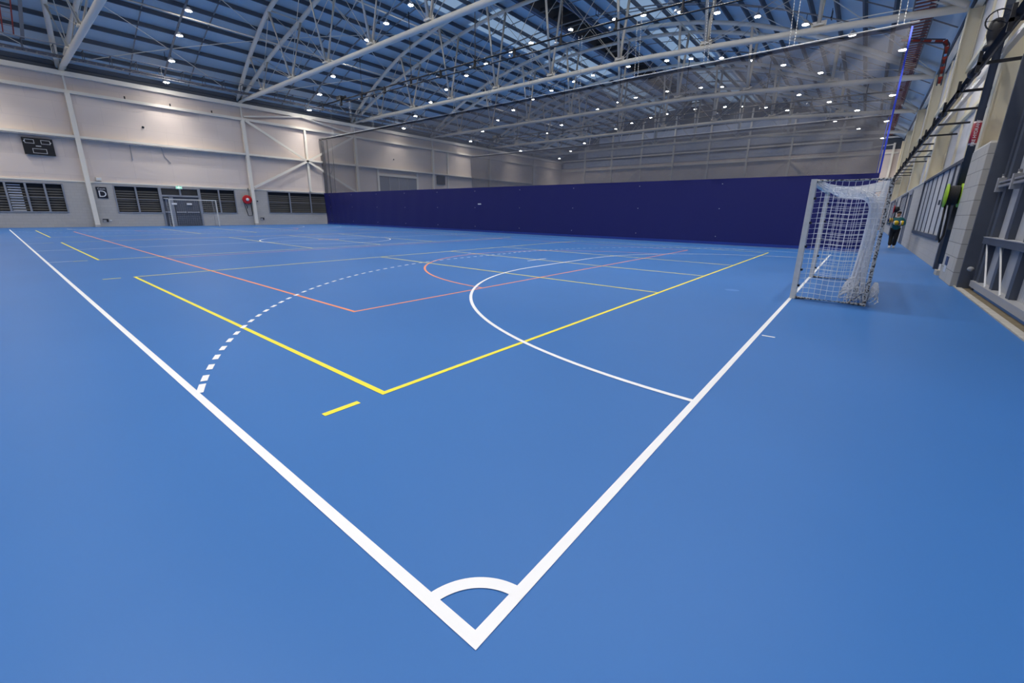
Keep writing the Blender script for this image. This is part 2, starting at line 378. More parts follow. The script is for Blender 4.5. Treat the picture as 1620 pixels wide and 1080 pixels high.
# ------------------------------------------------------------------ far and near end walls
wf = struct('wall_far', MB().box(X1, -4, 0, X1+.25, YL+.3, 9.1), PLY_Y)
UP = mat('clerestory_panel', rgb(176,186,206), .5)
def gable(x, z0):
    ys = [-3.6 + i*(YL+4)/40 for i in range(41)]
    m = MB(); vs = []
    for y in ys: vs += [(x,y,z0), (x,y,max(z0+.05, arc(y,.45)))]
    m.add(vs, [(2*i, 2*i+2, 2*i+3, 2*i+1) for i in range(40)]); return m
obj('gable_cladding', gable(X1+.1, 9.1), PURLIN_M, wf)
for z0, z1, a, b in ((12.4,13.7,5,36), (10.75,11.6,1,40), (9.2,10.1,0,43)): obj('clerestory_strip', MB().box(X1-.02,a,z0,X1+.08,b,z1), UP, wf)
for z in (8.7, 10.4, 11.9, 14.0): obj('end_wall_girt', MB().box(X1-.25,-2.5 if z < 11 else 2,z-.09,X1-.02,YL if z < 11 else 38,z+.09), WHITE_STEEL, wf)
for k in range(9):
    y = -2.0 + 5.06*k; obj('end_wall_post', MB().box(X1-.3,y-.1,0,X1-.05,y+.1,arc(y)-.3), WHITE_STEEL, wf)
for ya_, yb_ in ((13.2,8.2), (3.1,8.2), (33.4,28.4)): obj('end_wall_brace', MB().tube([(X1-.2,ya_,4.2),(X1-.2,yb_,8.6)], .07, 6), WHITE_STEEL, wf)
obj('end_wall_brace', MB().tube([(X1-.2,-1.9,9.6),(X1-.2,8.2,8.6)], .07, 6), WHITE_STEEL, wf)
wn_ = struct('wall_near', MB().box(X0-.25, -4, 0, X0, YL+.3, 10), PLY_Y)
obj('gable_cladding', gable(X0-.1, 10), PURLIN_M, wn_)

# ------------------------------------------------------------------ ceiling
def roof_patch(x0, x1, y0, y1, off, n):
    m = MB(); ys = [y0 + (y1-y0)*i/n for i in range(n+1)]
    vs = []
    for y in ys: vs += [(x0,y,arc(y,off)), (x1,y,arc(y,off))]
    m.add(vs, [(2*i, 2*i+1, 2*i+3, 2*i+2) for i in range(n)]); return m
ceil = struct('ceiling', roof_patch(X0-.3, X1+.3, 27.0, YL+.6, .46, 26), ROOF_M, None, True)
obj('roof_sheeting', roof_patch(X0-.3, X1+.3, 21.5, 23.4, .46, 6), ROOF_M, ceil, True)
obj('roof_sheeting', roof_patch(X0-.3, X1+.3, 16.6, 19.2, .46, 6), ROOF_M, ceil, True)
obj('roof_sheeting', roof_patch(X0-.3, X1+.3, -3.6, 12.9, .46, 24), ROOF_M, ceil, True)
for y0, y1 in ((23.4,27.0), (12.9,16.6)):
    x = X0-.3
    for tx in TRUSS_X + [X1+.3]:
        a, b = x+1.2, tx-1.2
        if tx > X1: b = tx
        obj('roof_sheeting', roof_patch(x, a, y0, y1, .46, 8), ROOF_M, ceil, True)
        obj('skylight_sheet', roof_patch(a, b, y0, y1, .46, 8), SKYL, ceil, True)
        if b < tx: obj('roof_sheeting', roof_patch(b, tx, y0, y1, .46, 8), ROOF_M, ceil, True)
        x = tx
vm = MB()
vs = []
for x in (X0, X1):
    vs += [(x,19.2,16.55),(x,19.35,17.9),(x,21.35,17.9),(x,21.5,16.55)]
vm.add(vs, [(0,1,5,4),(1,2,6,5),(2,3,7,6)])
obj('ridge_vent', vm, VENT_M, ceil)
vr = MB(); x = X0+.6
while x < X1: vr.box(x,19.22,16.6,x+.12,21.48,16.78); x += 1.8
obj('ridge_vent_ribs', vr, mat('vent_rib', rgb(74,70,68), .8), ceil)
# purlins
ang = math.asin(23.0/R0); n_p = 34
for i in range(n_p+1):
    a = ang - i*(2*ang)/n_p; y = 20.4 + (R0+.3)*math.sin(a)
    if 19.0 < y < 21.8: continue
    z = arc(y, .3); nrm = Vector((0, math.sin(a), math.cos(a)))
    obj('purlin', MB().bar((X0,y,z), (X1,y,z), .09, .27, nrm), PURLIN_M, ceil)
for y in (19.15, 21.6):
    obj('ridge_beam', MB().box(X0,y-.07,arc(y,.1),X1,y+.07,arc(y,.5)), mat('ridge_steel', rgb(96,112,138), .5), ceil)
def arc_pts(x, off, y0=-2.6, y1=43.3, n=40): return [(x, y1+(y0-y1)*i/n, arc(y1+(y0-y1)*i/n, off)) for i in range(n+1)]
bays = [(-6.4,4.4)] + [(TRUSS_X[i], TRUSS_X[i+1]) for i in range(5)] + [(58.4,69.2)]
for a, b in bays:
    for f in (1/3, 2/3):
        x = a + (b-a)*f
        if x > X1-1: continue
        r = MB(); P = arc_pts(x, .28)
        for p, q in zip(P[:-1], P[1:]): r.bar(p, q, .06, .05)
        obj('bridging_strut', r, ROD_M, ceil)
for a, b in bays[:6]:
    for yy0, yy1 in ((43.2,36.2), (36.2,29.0), (12.0,5.0), (5.0,-2.4)):
        for p, q in (((a,yy0),(b,yy1)), ((b,yy0),(a,yy1))):
            obj('bracing_rod', MB().tube([(p[0]+(q[0]-p[0])*t/8, p[1]+(q[1]-p[1])*t/8, arc(p[1]+(q[1]-p[1])*t/8, .1)) for t in range(9)], .025, 5), WHITE_STEEL, ceil)
# longitudinal eave struts between trusses along the roof (pale tubes)
for y in (36.2, 29.0, 12.0):
    obj('roof_tie_tube', MB().tube([(X0,y,arc(y,.0)+.02),(X1,y,arc(y,.0)+.02)], .075, 8), WHITE_STEEL, ceil, True)

# ------------------------------------------------------------------ roof trusses
def hw(y):
    d_ = 23 - abs(y-20.4); return .1 + .97*min(1, max(0, d_/10.2))**.9
def make_truss():
    t = thing('roof_truss', '', 'roof truss', (TRUSS_X[0],0,0), 'bowed white roof trusses')
    obj('bottom_chord', MB().tube([(0,y,10.46-dz(y)) for y in [43.25-45.8*i/24 for i in range(25)]], .16, 12), WHITE_STEEL, t, True)
    for s in (-1, 1):
        obj('top_chord', MB().tube([(s*hw(y),y,arc(y)-(.0 if abs(y-20.4) < 22.5 else .05)) for y in [43.2-45.7*i/40 for i in range(41)]], .14, 10), WHITE_STEEL, t, True)
    for k in range(1, 9):
        y = NODES[k]; zb = 10.5-dz(y)
        obj('node_gusset', MB().box(-.02,y-.3,zb+.1,.02,y+.3,zb+.34).box(-.2,y-.22,zb+.12,.2,y+.22,zb+.2), WHITE_STEEL, t)
        obj('top_strut', MB().tube([(-hw(y),y,arc(y)),(hw(y),y,arc(y))], .06, 8), WHITE_STEEL, t, True)
        for s in (-1, 1):
            obj('web_tube', MB().tube([(s*.06,y,zb+.15),(s*hw(y),y,arc(y)-.08)], .095 if 1 < k < 8 else .075, 8), WHITE_STEEL, t, True)
            for dk in (-1, 1):
                y2 = NODES[k+dk] if 0 < k+dk < 9 else None
                if y2 is None: continue
                obj('web_rod', MB().tube([(s*.08,y+.18*(-dk),zb+.18),(s*hw(y2),y2,arc(y2)-.1)], .022, 6), WHITE_STEEL, t, True)
    return t
tr = make_truss()
TL = ['white bowed roof truss landing on the column beside the Court D sign', 'white bowed roof truss landing on the column beside the red hose reel',
      'white bowed roof truss just behind the top of the first mesh curtain', 'second white roof truss behind the first mesh curtain',
      'third white roof truss behind the first mesh curtain', 'farthest white roof truss, next to the end wall']
tr['label'] = TL[0]
for x, lb in zip(TRUSS_X[1:], TL[1:]): dup(tr, (x,0,0), lb)

# ------------------------------------------------------------------ lamps
LAMP_Y = [41.7, 39.5, 36.9, 34.4, 31.5, 28.9, 26.0, 23.7, 19.8, 16.0, 13.8, 11.2, 8.8, 6.4, 3.8, 1.5, -.8]
def lamp_z(y): return arc(y, -.7)
def make_lamp():
    t = thing('high_bay_lamp', '', 'lamp', (9.8, LAMP_Y[0], lamp_z(LAMP_Y[0])), 'round high bay lamps under the roof')
    obj('lamp_housing', MB().lathe([(.05,.2),(.1,.18),(.12,.09),(.2,.06),(.21,.0),(.2,-.012)], n=18), LAMP_BODY, t, True)
    obj('lamp_diffuser', MB().lathe([(.17,-.014),(.175,-.024),(.15,-.034)], n=10), LAMP_E, t)
    la = bpy.data.lights.new('lamp_light', 'AREA'); la.shape = 'DISK'; la.size = .34; la.energy = LAMP_W; la.spread = math.radians(LAMP_SPREAD); la.color = (1, .955, .9)
    lo = bpy.data.objects.new('lamp_light', la); COL.objects.link(lo); lo.parent = t; lo.location = (0,0,-.04)
    obj('lamp_stem', MB().tube([(0,0,.19),(0,0,.5)], .014, 6), BLACK, t)
    return t
LAMP_W, LAMP_SPREAD = 58, 106
lamp = None
ROWS = [9.8, 20.6, 31.4, 42.2, 53.0, 63.8]
RN = ['first', 'second', 'third', 'fourth', 'fifth', 'sixth']
for r, x in enumerate(ROWS):
    for k, y in enumerate(LAMP_Y):
        lb = '%s round lamp out from the left wall in the %s lamp row past the scoreboard' % (OR[k], RN[r])
        if k == 0: lb = 'round lamp nearest the left wall in the %s lamp row past the scoreboard' % RN[r]
        if lamp is None: lamp = make_lamp(); lamp['label'] = lb
        else: dup(lamp, (x, y, lamp_z(y)), lb)
for k, y in enumerate(LAMP_Y): dup(lamp, (-1.0, y, lamp_z(y)), 'round high bay lamp of the row above the near end of the court')
for x, lb in zip(ROWS + [-1.0], ['slim grey conduit tray over the %s lamp row past the scoreboard' % a for a in RN] + ['slim conduit tray above the near end of the court']):
    m = MB(); P = arc_pts(x, -.2, -1.4, 42.6, 36)
    for p, q in zip(P[:-1], P[1:]): m.bar(p, q, .11, .05)
    c = tag(obj('lamp_conduit', m, ROD_M), lb, 'conduit', 'conduit trays carrying the lamps', 'thing')
    for y in (40.2, 30, 22.4, 17.5, 10, 2.6):
        obj('hanger_bracket', MB().box(x-.22,y-.03,arc(y,-.24),x+.22,y+.03,arc(y,-.19)).box(x-.2,y-.015,arc(y,-.2),x-.17,y+.015,arc(y,.2)).box(x+.17,y-.015,arc(y,-.2),x+.2,y+.015,arc(y,.2)), BLACK, c)

# ------------------------------------------------------------------ cable trays
def ladder(name, pts, w, mats, lab, step=.45, rail=.05, cat='cable tray', up=(0,0,1), every=None):
    t = thing(name, lab, cat, pts[0]); o = Vector(pts[0])
    P = [Vector(p)-o for p in pts]
    for s in (-1, 1):
        m = MB()
        for p, q in zip(P[:-1], P[1:]):
            a, b = m.frame(q-p, up); m.bar(p+a*s*w/2, q+a*s*w/2, rail, rail*1.6, up)
        obj('side_rail', m, mats[0], t)
    m = MB(); small = len(P) > 2
    for p, q in zip(P[:-1], P[1:]):
        a, b = m.frame(q-p, up); L = (q-p).length; n = max(1, int(L/step))
        for i in range(n):
            c = p + (q-p)*((i+.5)/n); m.bar(c-a*w/2, c+a*w/2, mats[2] if len(mats) > 2 else .07, .03, up)
            if small: obj('rung', m, mats[1], t); m = MB()
    if not small: obj('rungs', m, mats[1], t)
    return t
t = ladder('cable_tray', [(-6,41.0,10.72),(58,41.0,10.72)], .6, (DARK_STEEL, ROD_M), 'long cable tray hung below pale pipes under the roof along the left wall', .45)
m = MB(); [m.tube([(0,yy,.05),(64,yy,.05)], .035, 6) for yy in (-.14, 0, .12)]
obj('brown_cable', m, mat('brown_cable', rgb(104,60,50), .6), t)
for i in range(48):
    x = .6+1.34*i; obj('hanger_frame', MB().box(x,-.32,-.06,x+.035,-.285,.62).box(x,.285,-.06,x+.035,.32,.62).box(x,-.285,.56,x+.035,.285,.6), DARK_STEEL, t)
obj('upper_pipe', MB().tube([(0,-.34,.62),(64,-.34,.62)], .04, 6), GREY_STEEL, t); obj('side_pipe', MB().tube([(0,-.42,-.2),(64,-.42,-.2)], .04, 6), GREY_STEEL, t)
ladder('cable_tray', [(2.2,y,arc(y,-.35)) for y in (40.8,39.4,38,36.6,35.2,34.0)], .42, (RED_DULL, SILVER), 'short cable tray with red side rails at the top left of the roof', .45)
tag(obj('conduit_channel', MB().bar((2.75,40.9,arc(40.9,-.4)), (2.75,34.2,arc(34.2,-.3)), .16, .05), ROD_M), 'pale grey channel beside the red railed tray at the top left', 'channel')
ladder('cable_tray', [(22,-1.22,10.2),(64,-1.22,10.2)], .75, (DARK_STEEL, mat('maroon_rung', rgb(118,50,40), .6), .13), 'dark cable tray with red rungs along the roof edge behind the curtain', .42)
ladder('cable_tray', [(30.4,-.6,10.15),(30.4,-2.3,9.75),(30.2,-2.42,9.5),(29.4,-2.42,7.6)], .15, (DARK_STEEL, RED_DULL, .3), 'red and black tray branching down onto the right wall', .42, up=(1,0,.1))

# ------------------------------------------------------------------ divider curtains
def curtain(X, y0, y1, ztop, zmid, lab, seed, ny=260):
    t = thing('divider_curtain', lab, 'curtain', (X, 0, 0))
    rnd = random.Random(seed); ph = [rnd.uniform(0, 6.28) for _ in range(8)]
    def off(y, z):
        L = (z-zmid)/(ztop-zmid)
        e0 = math.exp(-(y-y0)/2.6); e1 = math.exp(-(y1-y)/1.8)
        a = .012*math.sin(y*2.1+ph[0]) + .01*math.sin(y*.9+z*.8+ph[1])
        a += e0*(.10*math.sin(y*3.3+z*1.3+ph[2]) + .06*math.sin(y*5.1-z*.9+ph[3]))*(.35+.65*max(0,L))
        a += e1*(.34*math.sin(y*6.5+ph[4]+.15*z) + .08*math.sin(y*13+z*.4))
        a += math.exp(-(y-y0)/6)*(.13*math.sin((y*1.0+z*1.25)*2.7+ph[5]+.6*math.sin(y*1.1)) + .06*math.sin((y*1.2+z*.8)*5.3+ph[1]+math.sin(z*1.7)))*(.25+.75*max(0,L))
        return a
    zs = [zmid + (ztop-.14-zmid)*i/26 for i in range(27)]
    ys = [y0+.06 + (y1-y0-.06)*(i/ny)**1.3 for i in range(ny+1)]
    m = MB()
    m.grid(lambda u, v: (off(ys[round(u*ny)], zs[round(v*26)]), ys[round(u*ny)], zs[round(v*26)]), ny, 26)
    obj('mesh_panel', m, MESH_M, t, True)
    m = MB(); m.grid(lambda u, v: (off(ys[round(u*ny)], ztop)*.4, ys[round(u*ny)], ztop-.14+.14*v), ny, 1)
    obj('top_band', m, MESH_BAND, t, True)
    obj('top_pipe', MB().tube([(0,y0-.15,ztop+.03),(0,y1,ztop+.03)], .035, 8), WHITE, t, True)
    m = MB(); m.grid(lambda u, v: (off(y0+.06*u, zmid+(ztop-.1-zmid)*v)+.004, y0+.06*u-.01, zmid+(ztop-.1-zmid)*v), 2, 26)
    obj('edge_webbing', m, HEM_BLUE, t, True)
    def offv(y, z):
        e0 = math.exp(-(y-y0)/2.5); e1 = math.exp(-(y1-y)/2)
        return .012*math.sin(y*1.3+ph[6]) + .008*math.sin(y*3.7+z*.6) + e0*.03*math.sin(y*5+z) + e1*.05*math.sin(y*6-z*.8)
    ys2 = [y0 + (y1-y0)*i/200 for i in range(201)]; zb = [.16 + (zmid-.16)*i/10 for i in range(11)]
    m = MB(); m.grid(lambda u, v: (offv(ys2[round(u*200)], zb[round(v*10)]), ys2[round(u*200)], zb[round(v*10)]), 200, 10)
    obj('vinyl_skirt', m, VINYL, t, True)
    m = MB()
    for i in range(200):
        a, b = ys2[i], ys2[i+1]; m.bar((offv(a,.16),a,.1), (offv(b,.16),b,.1), .05, .13)
    obj('bottom_hem', m, VINYL_HEM, t)
    m = MB(); y = y0+1.6
    while y < y1:
        for z in (.42, 1.75, 2.9): m.ball((offv(y,z)-.01, y, z), .022, 6, 4)
        y += 4.15
    obj('snap_studs', m, SILVER, t)
    y = y0+.28; rm = stripe_mat('twisted_rope', rgb(225,225,222), rgb(120,118,114), 9, 'Z')
    while y < y1:
        zt = (10.95 if X < 30 else 10.5)-dz(y)*.4
        obj('lifting_rope', MB().tube([(0,y,ztop+.05),(.02,y+.05,zt)], .014, 5), rm, t); obj('lifting_rope', MB().tube([(0,y+.18,ztop+.05),(.04,y+.28,zt)], .012, 5), rm, t); y += 3.42
    return t
cur = curtain(22.06, -.93, 43.2, 8.3, 3.14, 'nearest divider curtain, grey mesh above a navy vinyl skirt', 3)
obj('white_label', MB().box(-.04,20.8,1.96,-.015,21.1,2.04), WHITE, cur)
curtain(43.7, -.9, 43.1, 8.9, 3.14, 'second divider curtain hanging farther back behind the first', 5, 120)
def hoist(X, lab, z):
    t = thing('curtain_hoist', lab, 'curtain hoist', (X, 0, 0))
    def zz(y): return z - dz(y)*.35
    obj('drive_tube', MB().tube([(0,43.1-46*i/30,zz(43.1-46*i/30)+.12-.004*i) for i in range(30)], .055, 8), BLACK_GLOSS, t, True)
    obj('carrier_rail', MB().tube([(-.12,38.5-41*i/30,zz(38.5-41*i/30)-.22-.012*i) for i in range(30)], .04, 8), BLACK_GLOSS, t, True)
    k = 0; y = 41.8
    while y > -1:
        obj('rail_bracket', MB().box(-.14,y-.025,zz(y)-.34,.05,y+.025,zz(y)+.14).box(-.17,y-.08,zz(y)-.42,-.06,y+.08,zz(y)-.345), BLACK, t)
        obj('rope_pulley', MB().lathe([(.07,-.03),(.05,0),(.07,.03)], (-.14,y+.3,zz(y)-.28), (1,0,0), 12), SILVER, t, True)
        if k % 2 == 0: obj('hanger_rod', MB().tube([(0,y,zz(y)+.1),(0,y,arc(y,.15))], .035, 6), BLACK, t)
        y -= 3.42; k += 1
    obj('drive_motor', MB().box(-.22,38.2,z+.12,.18,38.9,z+.42).tube([(0,37.7,z+.26),(0,38.2,z+.26)], .12, 10), BLACK, t)
    return t
hoist(22.06, 'black curtain hoist tubes hanging above the nearest divider curtain', 11.15)
hoist(43.7, 'curtain hoist tubes above the second divider curtain', 10.75)

# ------------------------------------------------------------------ right wall
wr = struct('wall_right', MB().box(X0, -3.3, 3.0, X1, -3.05, 11), LIGHT_PANEL)
m = MB(); xs = 13.9
for a, b, z0, z1 in [(15.45,16.55,0,3.0), (17.5,26.1,.86,3.0), (31.6,33.0,0,2.9), (35.2,41,.86,2.9), (45.5,46.9,0,2.9), (49,56,.86,2.9)]:
    m.box(xs,-3.05,0,a,YR,3.0)
    if z0 > 0: m.box(a,-3.05,0,b,YR,z0)
    if z1 < 3: m.box(a,-3.05,z1,b,YR,3.0)
    xs = b
m.box(xs,-3.05,0,X1,YR,3.0)
obj('block_base', m, BLOCK, wr)
obj('ledge_flashing', MB().box(13.9,-3.06,3.0,X1,YR+.02,3.05), WHITE_STEEL, wr)
obj('eave_beam', MB().box(X0,-2.98,9.72,X1,-2.75,9.98), WHITE_STEEL, wr)
obj('wall_girt', MB().box(X0,-3.08,7.3,X1,-2.95,7.5).box(13,-3.08,5.0,X1,-2.95,5.16), CREAM_STEEL, wr)
for x in (17.6, 20.4, 23.2, 28.6, 31.4, 34, 39.5, 42.2, 45): obj('panel_joint', MB().box(x,-3.06,3.05,x+.09,-2.98,9.7), CREAM_STEEL, wr)
for x in (18.6, 29.5): obj('wall_stay', MB().tube([(x,-2.98,7.4),(x-.3,-2.9,6.2),(x-.5,-2.86,5.0)], .035, 6), CREAM_STEEL, wr)
# pier and gate post
pier = struct('wall_pier', MB().box(12.32,-2.62,0,14.05,-2.45,2.9), [BLOCK_P])
pier['kind'] = 'structure'
obj('pier_end', MB().box(12.28,-2.6,0,12.34,-2.452,2.9), BLOCK_PY, pier)
obj('cap_block', MB().box(12.3,-2.62,2.9,14.05,-2.46,2.94), WHITE_STEEL, pier)
obj('service_notice', MB().box(13.3,-2.452,.36,13.62,-2.44,.56), mat('blue_notice', rgb(52,66,104), .5), pier)
obj('service_notice', MB().box(13.3,-2.452,.2,13.62,-2.44,.345), mat('white_notice', rgb(206,210,214), .5), pier)
obj('white_infill', MB().box(X0,-3.04,2.9,12.2,-2.9,9.7), LIGHT_PANEL, wr)
t = thing('gate_post', 'dark slate steel post between the block pier and the gate', 'post', (12.12,-2.62,0))
obj('post_channel', MB().box(-.08,-.1,0,.1,.08,4.4).box(-.12,-.14,0,-.08,.1,4.4), DARK_STEEL, t)
obj('post_flange', MB().box(-.3,-.135,0,-.12,-.1,4.4), DARK_STEEL, t)
obj('guide_roller', MB().lathe([(.03,-.05),(.05,-.03),(.05,.03),(.03,.05)], (-.2,-.02,.42), (1,0,0), 12), GREY_STEEL, t, True)
# sliding gate
g = thing('sliding_gate', 'tall grey corrugated sliding gate at the right edge', 'gate', (0,-2.78,0))
obj('sheet_panel', MB().box(5,-.1,.2,11.86,-.04,4.6), GATE_SHEET, g)
x = 11.6
while x > 5:
    obj('gate_stile', MB().box(x-.1,-.04,.16,x+.1,.05,4.6), DARK_STEEL, g); x -= 1.16
obj('mid_rail', MB().box(5,-.03,1.03,11.85,.08,1.07).box(5,.08,.95,11.85,.1,1.07), DARK_STEEL, g)
obj('mid_rail_cap', MB().box(5,-.02,1.07,11.85,.105,1.085), GREY_STEEL, g)
obj('bottom_rail', MB().box(5,-.04,.08,11.9,.1,.2), GREY_STEEL, g)
obj('guide_bar', MB().box(5,.06,2.02,11.95,.12,2.06).box(5,.06,2.1,11.95,.12,2.13), SILVER, g)
for x in (11.85, 10.75, 9.6): obj('guide_bracket', MB().box(x-.05,.0,1.94,x+.05,.14,2.2).tube([(x,.07,2.2),(x,.07,2.27)], .03, 8), GREY_STEEL, g)
for xt, xb in ((11.6,10.75), (10.5,9.6)): obj('brace_rod', MB().tube([(xt,.07,.98),(xb,.07,.2)], .014, 6), WHITE, g)
tr_ = MB(); tr_.box(5,-2.72,0,12.2,-2.6,.012)
tag(obj('floor_channel', tr_, RUST), 'rusty floor channel under the sliding gate', 'channel')
struct('trim_1', MB().box(5,-2.6,0,12.3,-2.5,.02), CONC)
# columns of the right wall
def right_column(x, lab, base=3.05):
    t = thing('steel_column', lab, 'column', (x,0,0), 'cream columns of the right wall')
    obj('column_flange', MB().box(-.17,-2.62,base,.17,-2.58,9.7), CREAM_STEEL, t)
    obj('column_web', MB().box(-.03,-3.0,base,.03,-2.6,9.7), CREAM_STEEL, t)
    obj('back_flange', MB().box(-.17,-3.04,base,.17,-3.0,9.7), CREAM_STEEL, t)
    return t
RC = ['cream steel column above the lime hose reel and block pier', 'cream steel column at the far end of the louvred window', 'third cream column along the right wall', 'fourth cream column along the right wall', 'fifth cream column along the right wall, small and far', 'last cream column of the right wall near the far corner']
for i, x in enumerate((14.85, 26.3, 36.8, 47.6, 58.4, 65.5)): right_column(x, RC[i])
t = thing('corner_column', 'pale square column with plinth between the dark door and pier', 'column', (14.75,-2.6,0))
obj('column_shaft', MB().box(-.15,0,.1,.15,.1,3.0), WHITE_STEEL, t); obj('column_plinth', MB().box(-.22,0,0,.22,.16,.12), CONC, t)
# doors and windows of the right wall
d = struct('door_2', MB().box(15.45,-2.72,0,16.55,-2.66,2.45), mat('slate_door', rgb(72,80,96), .4))
obj('door_frame', MB().box(15.4,-2.7,0,15.55,-2.56,2.92).box(16.45,-2.7,0,16.6,-2.56,2.92).box(15.55,-2.7,2.45,16.45,-2.6,2.55).box(15.4,-2.7,2.92,17.4,-2.56,3.02), DARK_STEEL, d)
obj('dark_opening_fill', MB().box(15.55,-2.76,2.55,16.45,-2.72,2.92), BLACK, d)  # black sheet stands in for the dark opening over the door
obj('door_handle', MB().tube([(15.62,-2.62,1.0),(15.74,-2.62,1.0)], .015, 6).box(15.6,-2.67,.95,15.64,-2.61,1.05), SILVER, d)
def rwindow(name, a, b, z0, z1, n):
    w = struct(name, MB().box(a,-2.72,z0,b,-2.62,z1), GLASS_L)
    obj('window_frame', MB().box(a-.05,-2.72,z0-.1,b+.05,-2.55,z0+.03).box(a-.05,-2.72,z1-.06,b+.05,-2.56,z1+.02).box(a-.05,-2.72,z0+.03,a+.03,-2.56,z1-.06).box(b-.03,-2.72,z0+.03,b+.05,-2.56,z1-.06), DARK_STEEL, w)
    for i in range(1, n): x = a+(b-a)*i/n; obj('mullion', MB().box(x-.035,-2.69,z0+.03,x+.035,-2.595,z1-.06), DARK_STEEL, w)
    return w
w5 = rwindow('window_5', 17.5, 26.1, .88, 3.0, 6)
obj('window_catch', MB().box(18.85,-2.57,1.85,18.99,-2.53,2.0), DARK_STEEL, w5)
rwindow('window_6', 35.2, 41, .88, 2.9, 5); rwindow('window_7', 49, 56, .88, 2.9, 5)
for nm, a, b in (('door_4',31.6,33.0), ('door_5',45.5,46.9)):
    d = struct(nm, MB().box(a,-2.74,0,b,-2.68,2.7), mat('blue_grey_door', rgb(76,88,112), .4))
    obj('door_frame', MB().box(a-.06,-2.72,0,a+.05,-2.55,2.9).box(b-.05,-2.72,0,b+.06,-2.55,2.9).box(a+.05,-2.72,2.7,b-.05,-2.55,2.9), FRAME_M, d)
# pipes of the right wall
t = thing('fire_pipe', 'dark fire main running along the right wall on bracket arms', 'pipe', (0,-2.2,4.82))
obj('main_pipe', MB().tube([(6,0,0),(66,0,0)], .075, 10), NAVY_PIPE, t, True)
obj('small_pipe', MB().tube([(6,.02,-.2),(15.4,.02,-.2),(15.6,.02,-.12),(19,.02,-.12),(19.2,.02,-.2),(66,.02,-.2)], .026, 6), NAVY_PIPE, t, True)
x = 8.2
while x < 64: obj('bracket_arm', MB().box(x-.03,-.85,-.16,x+.03,.12,-.1).box(x-.03,.06,-.3,x+.03,.12,.12), BLACK, t); x += 2.7
x = 9.6
while x < 64: obj('pipe_coupling', MB().lathe([(.1,-.09),(.115,-.05),(.115,.05),(.1,.09)], (x,0,0), (1,0,0), 12), NAVY_PIPE, t, True); x += 5.4
tg = MB().box(6,-.42,-.62,66,-.34,-.36)
tag(obj('cable_trunking', MB().box(6,-2.6,5.0,66,-2.5,5.13), SILVER), 'shiny pale trunking running along the right wall below the fire main', 'trunking')
t = thing('hand_valve', 'black hand wheel valve on top of the fire main', 'valve', (13.35,-2.2,4.9))
rw = MB(); rw.tube([(-.1,.19*math.cos(2*PI*i/20),.5+.19*math.sin(2*PI*i/20)) for i in range(20)], .014, 6, closed=True)
obj('valve_wheel', rw, BLACK, t, True)
sp = MB(); [sp.tube([(-.1,0,.5),(-.1,.19*math.cos(2*PI*i/5),.5+.19*math.sin(2*PI*i/5))], .01, 5) for i in range(5)]; sp.tube([(-.13,0,.5),(.02,0,.5)], .03, 8)
obj('wheel_spokes', sp, BLACK, t)
obj('valve_body', MB().lathe([(.12,-.02),(.12,.06),(.07,.09),(.09,.16),(.12,.26),(.12,.42),(.1,.52),(.04,.56)], n=14), BLACK, t, True)
t = thing('riser_pipe', 'dark vertical riser pipe with a red and white sticker by the cream column', 'pipe', (14.45,-2.44,0))
obj('riser_tube', MB().tube([(0,0,2.2),(0,0,9.8)], .07, 12), DARK_STEEL, t, True)
obj('hydrant_sticker', MB().lathe([(.073,0),(.073,.52)], (0,0,3.12), n=16), mat('pale_sticker', rgb(226,200,200), .5), t, True)
stk = MB(); stk.lathe([(.0745,0),(.0745,.44)], (0,0,3.16), n=16); obj('sticker_red_band', stk, mat('sticker_red', rgb(176,44,60), .5), t, True)
lt = obj('sticker_lettering', text_mesh('FIRE HYDRANT', .085, WHITE, .001), WHITE, t)
lt.matrix_local = Matrix.Translation((-.078,.0,3.38)) @ Matrix(((0,0,-1,0),(0,1,0,0),(1,0,0,0),(0,0,0,1)))
obj('low_riser', MB().tube([(.1,-.03,.3),(.1,-.03,2.0)], .05, 10), DARK_STEEL, t, True)
# lime hose reel
t = thing('hose_reel', 'black hose reel with lime green rims on the right wall', 'hose reel', (14.3,-2.26,1.97))
obj('reel_drum', MB().lathe([(.06,-.19),(.19,-.185),(.205,-.14),(.2,-.09),(.21,-.05),(.2,-.01),(.19,.03),(.06,.035)], ax=(0,1,0), n=24), HOSE, t, True)
obj('hose_coil', MB().tube([(.215*math.cos(a_), -.16+.18*a_/(2*PI*7), .215*math.sin(a_)) for a_ in [2*PI*7*i/140 for i in range(141)]], .02, 6), HOSE, t, True)
for y in (.045, -.2): obj('reel_rim', MB().lathe([(.06,-.012),(.275,-.014),(.28,0),(.275,.014),(.06,.012)], (0,y,0), (0,1,0), 28), LIME, t, True)
obj('reel_bracket', MB().box(-.05,-.36,-.05,.05,-.18,.05).box(-.06,-.36,-.2,.06,-.33,.2), DARK_STEEL, t)
obj('hose_tail', MB().tube([(-.1,-.05,-.2),(.0,-.08,-.5),(.03,-.1,-.95),(.0,-.05,-1.12),(-.06,-.02,-1.0),(-.06,0,-.6),(-.05,.02,-.2)], .022, 6), HOSE, t, True)
